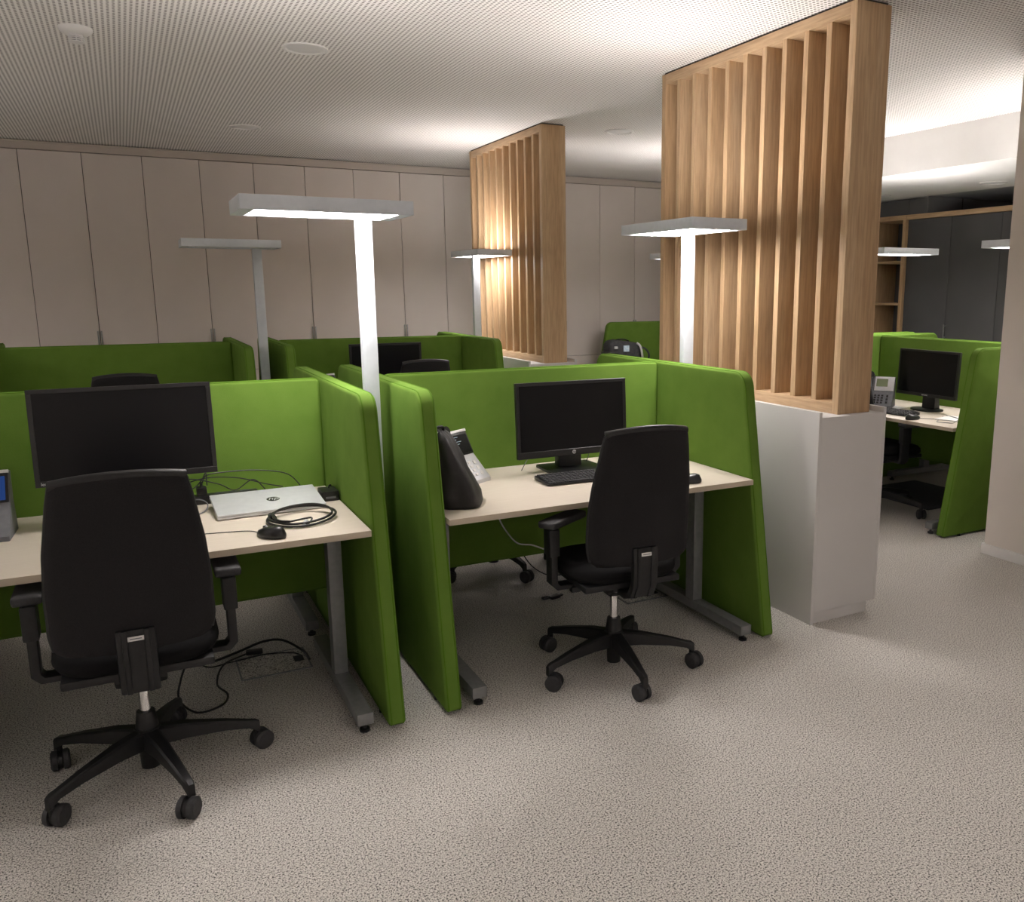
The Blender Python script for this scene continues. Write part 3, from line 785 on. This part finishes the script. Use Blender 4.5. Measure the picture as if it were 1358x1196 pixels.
# ------------------------------------------------------------------ desk phones (face -y)
def phone(label, loc, rz, kind):
    t = thing('desk_phone', label, 'telephone', loc, rz, 'desk telephones')
    w = .10
    b = NB()
    if kind == 'silver':
        prof = [(-.095, 0), (-.095, .018), (-.005, .118), (.045, .228), (.066, .226), (.06, .12), (.085, 0)]
    else:
        prof = [(-.095, 0), (-.095, .018), (-.005, .118), (.045, .228), (.066, .226), (.06, .12), (.085, 0)]
    prism(b, prof, 'x', -w, w, bev=.004)
    bd = obj('body', b, M_midgrey if kind != 'white' else M_silver, t)
    d1 = Vector((0, .05, .11)).normalized(); n1 = Vector((0, -.11, .05)).normalized()
    def M_face(p, d, n):
        x = Vector((1, 0, 0)); return Matrix(((x.x, d.x, n.x, p[0]), (x.y, d.y, n.y, p[1]), (x.z, d.z, n.z, p[2]), (0, 0, 0, 1)))
    U = M_face((0, -.005, .118), d1, n1)
    d2 = Vector((0, .09, .10)).normalized(); n2 = Vector((0, -.10, .09)).normalized(); Lw = M_face((0, -.095, .018), d2, n2)
    b = NB(); box(b, -.048, w - .004, .004, .118, -.001, .004, bev=.002, M=U); obj('display_frame', b, M_silver if kind == 'silver' else M_bezel, bd)
    b = NB(); box(b, -.036, .048 if kind == 'silver' else .086, .038 if kind == 'silver' else .012, .100, .003, .0055, M=U); sc = obj('display', b, {'silver': M_lcd, 'blue': M_bluescreen, 'white': M_screen}[kind], bd)
    if kind != 'silver':
        b = NB()
        for i in range(5): box(b, -.03, .005 + .03 * ((i * 7) % 3) / 2, .046 + i * .011, .0485 + i * .011, .0054, .0058, M=U)
        obj('display_text', b, M_blue, sc)
        b = NB(); box(b, -.05, w - .002, .112, .124, -.004, .006, bev=.002, M=U); obj('top_strip', b, M_plate, bd)
    kc = M_bezel if kind == 'silver' else M_plate
    for i in range(4):
        for j in range(3):
            b = NB(); box(b, -.040 + j * .026, -.023 + j * .026, .022 + i * .022, .035 + i * .022, .0, .005, bev=.002, M=Lw); obj('key', b, kc, bd)
    for i in range(3):
        b = NB(); box(b, .050, .066, .022 + i * .03, .040 + i * .03, 0, .005, bev=.002, M=Lw); obj('key', b, kc, bd)
    # handset on the left
    b = NB(); tube(b, [(-.078, -.085, .035), (-.078, -.07, .075), (-.078, -.02, .135), (-.078, .012, .19), (-.078, .03, .235)], .014, n=12)
    cyl(b, (-.078, -.075, .02), (-.078, -.095, .045), .024, n=20); cyl(b, (-.078, .045, .235), (-.078, .01, .245), .024, n=20)
    obj('handset', b, M_bezel, t)
    return t
phone('grey desk phone with blue screen cut by the left edge of the frame', (-.517, 3.665, DH), R(-3), 'blue')
phone('desk phone half hidden behind the black bag on the middle desk', (1.285, 3.70, DH), R(34), 'white')
phone('silver and dark grey desk phone on the right-hand desk', (5.07, 4.80, .72), -PI / 2 + R(34), 'silver')
phone('pale desk phone in the far booth, only a corner above the green panel', (1.30, 6.74, DH), R(20), 'white')

# ------------------------------------------------------------------ black bag on middle desk
bg = thing('tote_bag', 'black soft bag standing at the left end of the middle desk', 'bag', (1.14, 3.31, DH))
b = NB(); n = 40; rg = []
secs = [(0.0, (0.006, 0, .088, .100)), (.012, (.006, 0, .096, .108)), (.05, (-.002, 0, .092, .106)), (.10, (-.014, .004, .083, .102)), (.15, (-.028, .01, .072, .096)), (.20, (-.042, .018, .060, .088)), (.25, (-.054, .028, .050, .078)), (.285, (-.060, .036, .042, .066)), (.305, (-.066, .04, .026, .045)), (.312, (-.07, .04, .010, .02))]
for z, (ox, oy, rx, ry) in secs:
    q = []
    for i in range(n):
        a = 2 * PI * i / n; c, s = math.cos(a), math.sin(a); p = 3.6; k = (abs(c) ** p + abs(s) ** p) ** (-1 / p)
        w = noise.noise(Vector((c * 1.8, s * 1.8, z * 11))) * .017 * min(1, z / .05)
        rot = R(-30); X, Y = (rx + w) * k * c, (ry + w) * k * s
        q.append(b.verts.new((max(-.115, ox + X * math.cos(rot) - Y * math.sin(rot) * .75), oy + X * math.sin(rot) * .75 + Y * math.cos(rot), z)))
    rg.append(q)
for p, q in zip(rg, rg[1:]):
    for i in range(n): b.faces.new((p[i], p[(i + 1) % n], q[(i + 1) % n], q[i]))
b.faces.new(rg[0][::-1]); b.faces.new(rg[-1])
bm_b = obj('bag_body', b, mixed('black_nylon', (.012, .011, .012), (.02, .018, .018), 25, rough=.5, bs=.4, spec=.4), bg, angle=80)
b = NB(); tube(b, [(-.095, .0, .295), (-.09, .0, .318), (-.07, .01, .325), (-.05, .03, .318), (-.045, .04, .295)], .006); obj('handle', b, M_black, bg)
b = NB(); tube(b, [(-.085, .0, .303), (-.06, .02, .305), (-.03, .06, .298)], .003); obj('zip', b, M_silver, bg)

# grey backpack far right of centre
bp = thing('backpack', 'grey and black backpack with pale blue patch on the far desk', 'bag', (4.955, 8.58, .72))
b = NB(); n = 36; rg = []
for z, sx, sy in ((0, .19, .10), (.02, .215, .125), (.18, .225, .13), (.26, .215, .125), (.30, .19, .10), (.315, .12, .06)):
    q = []
    for i in range(n):
        a = 2 * PI * i / n; c, s = math.cos(a), math.sin(a); p = 3.5; k = (abs(c) ** p + abs(s) ** p) ** (-1 / p)
        w = noise.noise(Vector((c * 2, s * 2, z * 8 + 5))) * .012
        q.append(b.verts.new(((sx + w) * k * c, (sy + w) * k * s, z - .0 + (.02 * c if z > .2 else 0) * -1)))
    rg.append(q)
for p, q in zip(rg, rg[1:]):
    for i in range(n): b.faces.new((p[i], p[(i + 1) % n], q[(i + 1) % n], q[i]))
b.faces.new(rg[0][::-1]); b.faces.new(rg[-1]); obj('bag_body', b, M_greybag, bp, angle=70)
bx('side_flap', M_black, bp, -.232, -.12, -.137, .10, .01, .20, bev=.02)
bx('patch', M_blue, bp, -.07, .005, -.148, -.13, .20, .27, bev=.006)
bx('small_patch', M_silver, bp, -.18, -.14, -.142, -.12, .235, .262, bev=.004)
b = NB(); tube(b, [(.13, -.10, .29), (.15, -.135, .26), (.165, -.145, .20), (.18, -.14, .13)], .013); obj('strap', b, M_silver, bp)
b = NB(); tube(b, [(.20, -.05, .24), (.25, -.09, .22), (.29, -.10, .16), (.28, -.10, .08)], .012); obj('loose_strap', b, M_greybag, bp)
b = NB(); tube(b, [(-.12, 0, .31), (-.06, 0, .33), (.02, 0, .33), (.08, 0, .31)], .008); obj('top_handle', b, M_black, bp)

# small items right-hand desk
for nm, lb, x, y, w, d, rz in (('paper_sheet', 'white paper sheet beneath the right-hand monitor', 5.05, 4.76, .21, .297, 70), ('notebook', 'pale notebook at the near end of the right-hand desk', 5.02, 4.00, .21, .29, 12)):
    b = NB(); h = .002 if nm == 'paper_sheet' else .008
    box(b, -w / 2, w / 2, -d / 2, d / 2, 0, h, bev=.0008); o = obj(nm, b, M_paper); o.location = (x, y, .72); o.rotation_euler = (0, 0, R(rz)); tag(o, lb, 'paper' if nm == 'paper_sheet' else 'notebook')
b = NB(); tube(b, [(4.88, 4.08, .723), (4.80, 4.02, .723), (4.84, 3.94, .723), (4.90, 3.96, .723), (4.98, 4.0, .735), (5.1, 4.2, .724)], .0022); tag(obj('cable', b, M_midgrey), 'thin cable curled beside the notebook on the right-hand desk', 'cable')
b = NB(); tube(b, [(2.36, 3.72, .754), (2.38, 3.66, .760), (2.42, 3.62, .757), (2.39, 3.58, .753), (2.34, 3.60, .753)], .0035); tag(obj('cable', b, M_plate), 'short pale cable near the right panel of the middle desk', 'cable')
b = NB(); tube(b, [(1.62, 3.78, .755), (1.66, 3.80, .80), (1.68, 3.78, .84), (1.72, 3.76, .86)], .002); tube(b, [(1.98, 3.8, .755), (2.0, 3.8, .80), (1.97, 3.79, .84), (1.93, 3.78, .87)], .002)
tag(obj('cable', b, M_midgrey), 'thin cables hanging beside the foot of the middle monitor', 'cable')

# ------------------------------------------------------------------ cables and plates on the floor
def cab(label, pts, r=.004, m=M_black, nm='cable'):
    b = NB(); tube(b, pts, r); return tag(obj(nm, b, m), label, 'cable', 'cables under the desks')
fz = .006
cab('thick black cable looping on the carpet under the laptop desk', [(.10, 3.60, .30), (.12, 3.70, .12), (.20, 3.90, .03), (.32, 4.02, fz), (.42, 4.0, .04), (.50, 3.95, .05), (.57, 3.86, .02), (.585, 3.78, fz)], .0055)
cab('black cable hanging in a teardrop loop below the near chair arm', [(.16, 3.62, .50), (.12, 3.60, .25), (.07, 3.62, .10), (.055, 3.58, .03), (.11, 3.48, fz), (.20, 3.50, fz), (.23, 3.58, .01), (.20, 3.68, .02), (.24, 3.84, .03), (.34, 3.96, .012)], .0042)
cab('thin black cable running beside the thick one under the laptop desk', [(.08, 3.7, .25), (.16, 3.80, .06), (.28, 3.90, .012), (.42, 3.93, fz), (.54, 3.88, fz), (.56, 3.80, fz)], .003)
b = NB(); box(b, -.035, .035, -.012, .012, 0, .02, bev=.004); o = obj('cable_adapter', b, M_black); o.location = (.38, 3.975, .0); o.rotation_euler = (0, 0, R(-10)); tag(o, 'small black adapter joint on the cables under the laptop desk', 'adapter')
cab('thin cable sagging below the middle desk to the floor', [(1.50, 3.85, .64), (1.515, 3.85, .56), (1.534, 3.85, .493), (1.573, 3.85, .426), (1.624, 3.85, .370), (1.70, 3.85, .350), (1.777, 3.85, .314), (1.88, 3.84, .27)], .0038, M_silver)
cab('thin dark cable curving on the carpet left of the middle chair', [(1.66, 4.0, .36), (1.712, 4.0, .263), (1.762, 4.0, .189), (1.83, 4.0, .135), (1.893, 4.0, .114), (1.97, 4.0, .10), (2.05, 4.0, .02)], .003)
def hatch(label, x0, x1, y0, y1):
    t = thing('floor_hatch', label, 'floor outlet', ((x0 + x1) / 2, (y0 + y1) / 2, 0), 0, 'carpeted floor outlet covers')
    w, d = (x1 - x0) / 2, (y1 - y0) / 2
    b = NB()
    for a in ((-w, w, -d, -d + .006), (-w, w, d - .006, d), (-w, -w + .006, -d + .006, d - .006), (w - .006, w, -d + .006, d - .006)): box(b, *a, 0, .0045)
    obj('frame', b, M_hatch, t)
    bx('lid', M_carpet, t, -w + .007, w - .007, -d + .007, d - .007, 0, .003)
    bx('cable_flap', M_dark_rubber, t, w - .06, w - .02, -.03, .03, .0031, .005)
hatch('carpeted floor outlet cover under the laptop desk', .295, .585, 3.70, 3.94)
hatch('floor outlet cover behind the middle chair lift', 2.17, 2.42, 3.70, 3.88)
b = NB(); box(b, -.03, .03, -.018, .018, 0, .018, bev=.006); box(b, .03, .055, -.008, .008, .004, .013, bev=.002); tube(b, [(-.03, 0, .008), (-.06, .015, .006), (-.05, .04, .006), (-.02, .03, .006)], .004)
o = obj('loose_plug', b, M_black); o.location = (1.876, 3.965, 0); o.rotation_euler = (0, 0, R(15)); tag(o, 'small black plug lying alone on the carpet under the middle desk', 'plug')
b = NB(); box(b, -.25, .45, -.45, .30, 0, .010, bev=.003); o = obj('floor_shadow', b, M_floorshade); o.location = (5.35, 4.75, 0); tag(o, 'dark grey flat sheet standing for shadow on the floor under the right-hand desk', 'painted shadow')  # thin dark sheet painted in as the shadow on the carpet below the desk

# ------------------------------------------------------------------ camera, world, view
yaw, pitch, roll = R(28.57026), R(10.64491), R(.08636)
f = Vector((math.sin(yaw) * math.cos(pitch), math.cos(yaw) * math.cos(pitch), -math.sin(pitch)))
r = Vector((math.cos(yaw), -math.sin(yaw), 0)); d = f.cross(r)
r2 = math.cos(roll) * r + math.sin(roll) * d; d2 = -math.sin(roll) * r + math.cos(roll) * d
cam = bpy.data.cameras.new('camera'); co = bpy.data.objects.new('camera', cam); COL.objects.link(co)
co.matrix_world = Matrix(((r2.x, -d2.x, -f.x, 0), (r2.y, -d2.y, -f.y, 0), (r2.z, -d2.z, -f.z, 1.62), (0, 0, 0, 1)))
cam.sensor_fit = 'HORIZONTAL'; cam.sensor_width = 36; cam.lens = 1146.9 / 1358 * 36; cam.shift_x = -(797 - 679) / 1358; cam.clip_start = .05
SC.camera = co
w = bpy.data.worlds.new('world'); SC.world = w; w.use_nodes = True
w.node_tree.nodes['Background'].inputs[0].default_value = (.8, .85, 1, 1); w.node_tree.nodes['Background'].inputs[1].default_value = .15
SC.view_settings.view_transform = 'Standard'; SC.view_settings.look = 'None'
SC.view_settings.gamma = 1; SC.view_settings.use_curve_mapping = False
SC.view_settings.exposure = 1.48
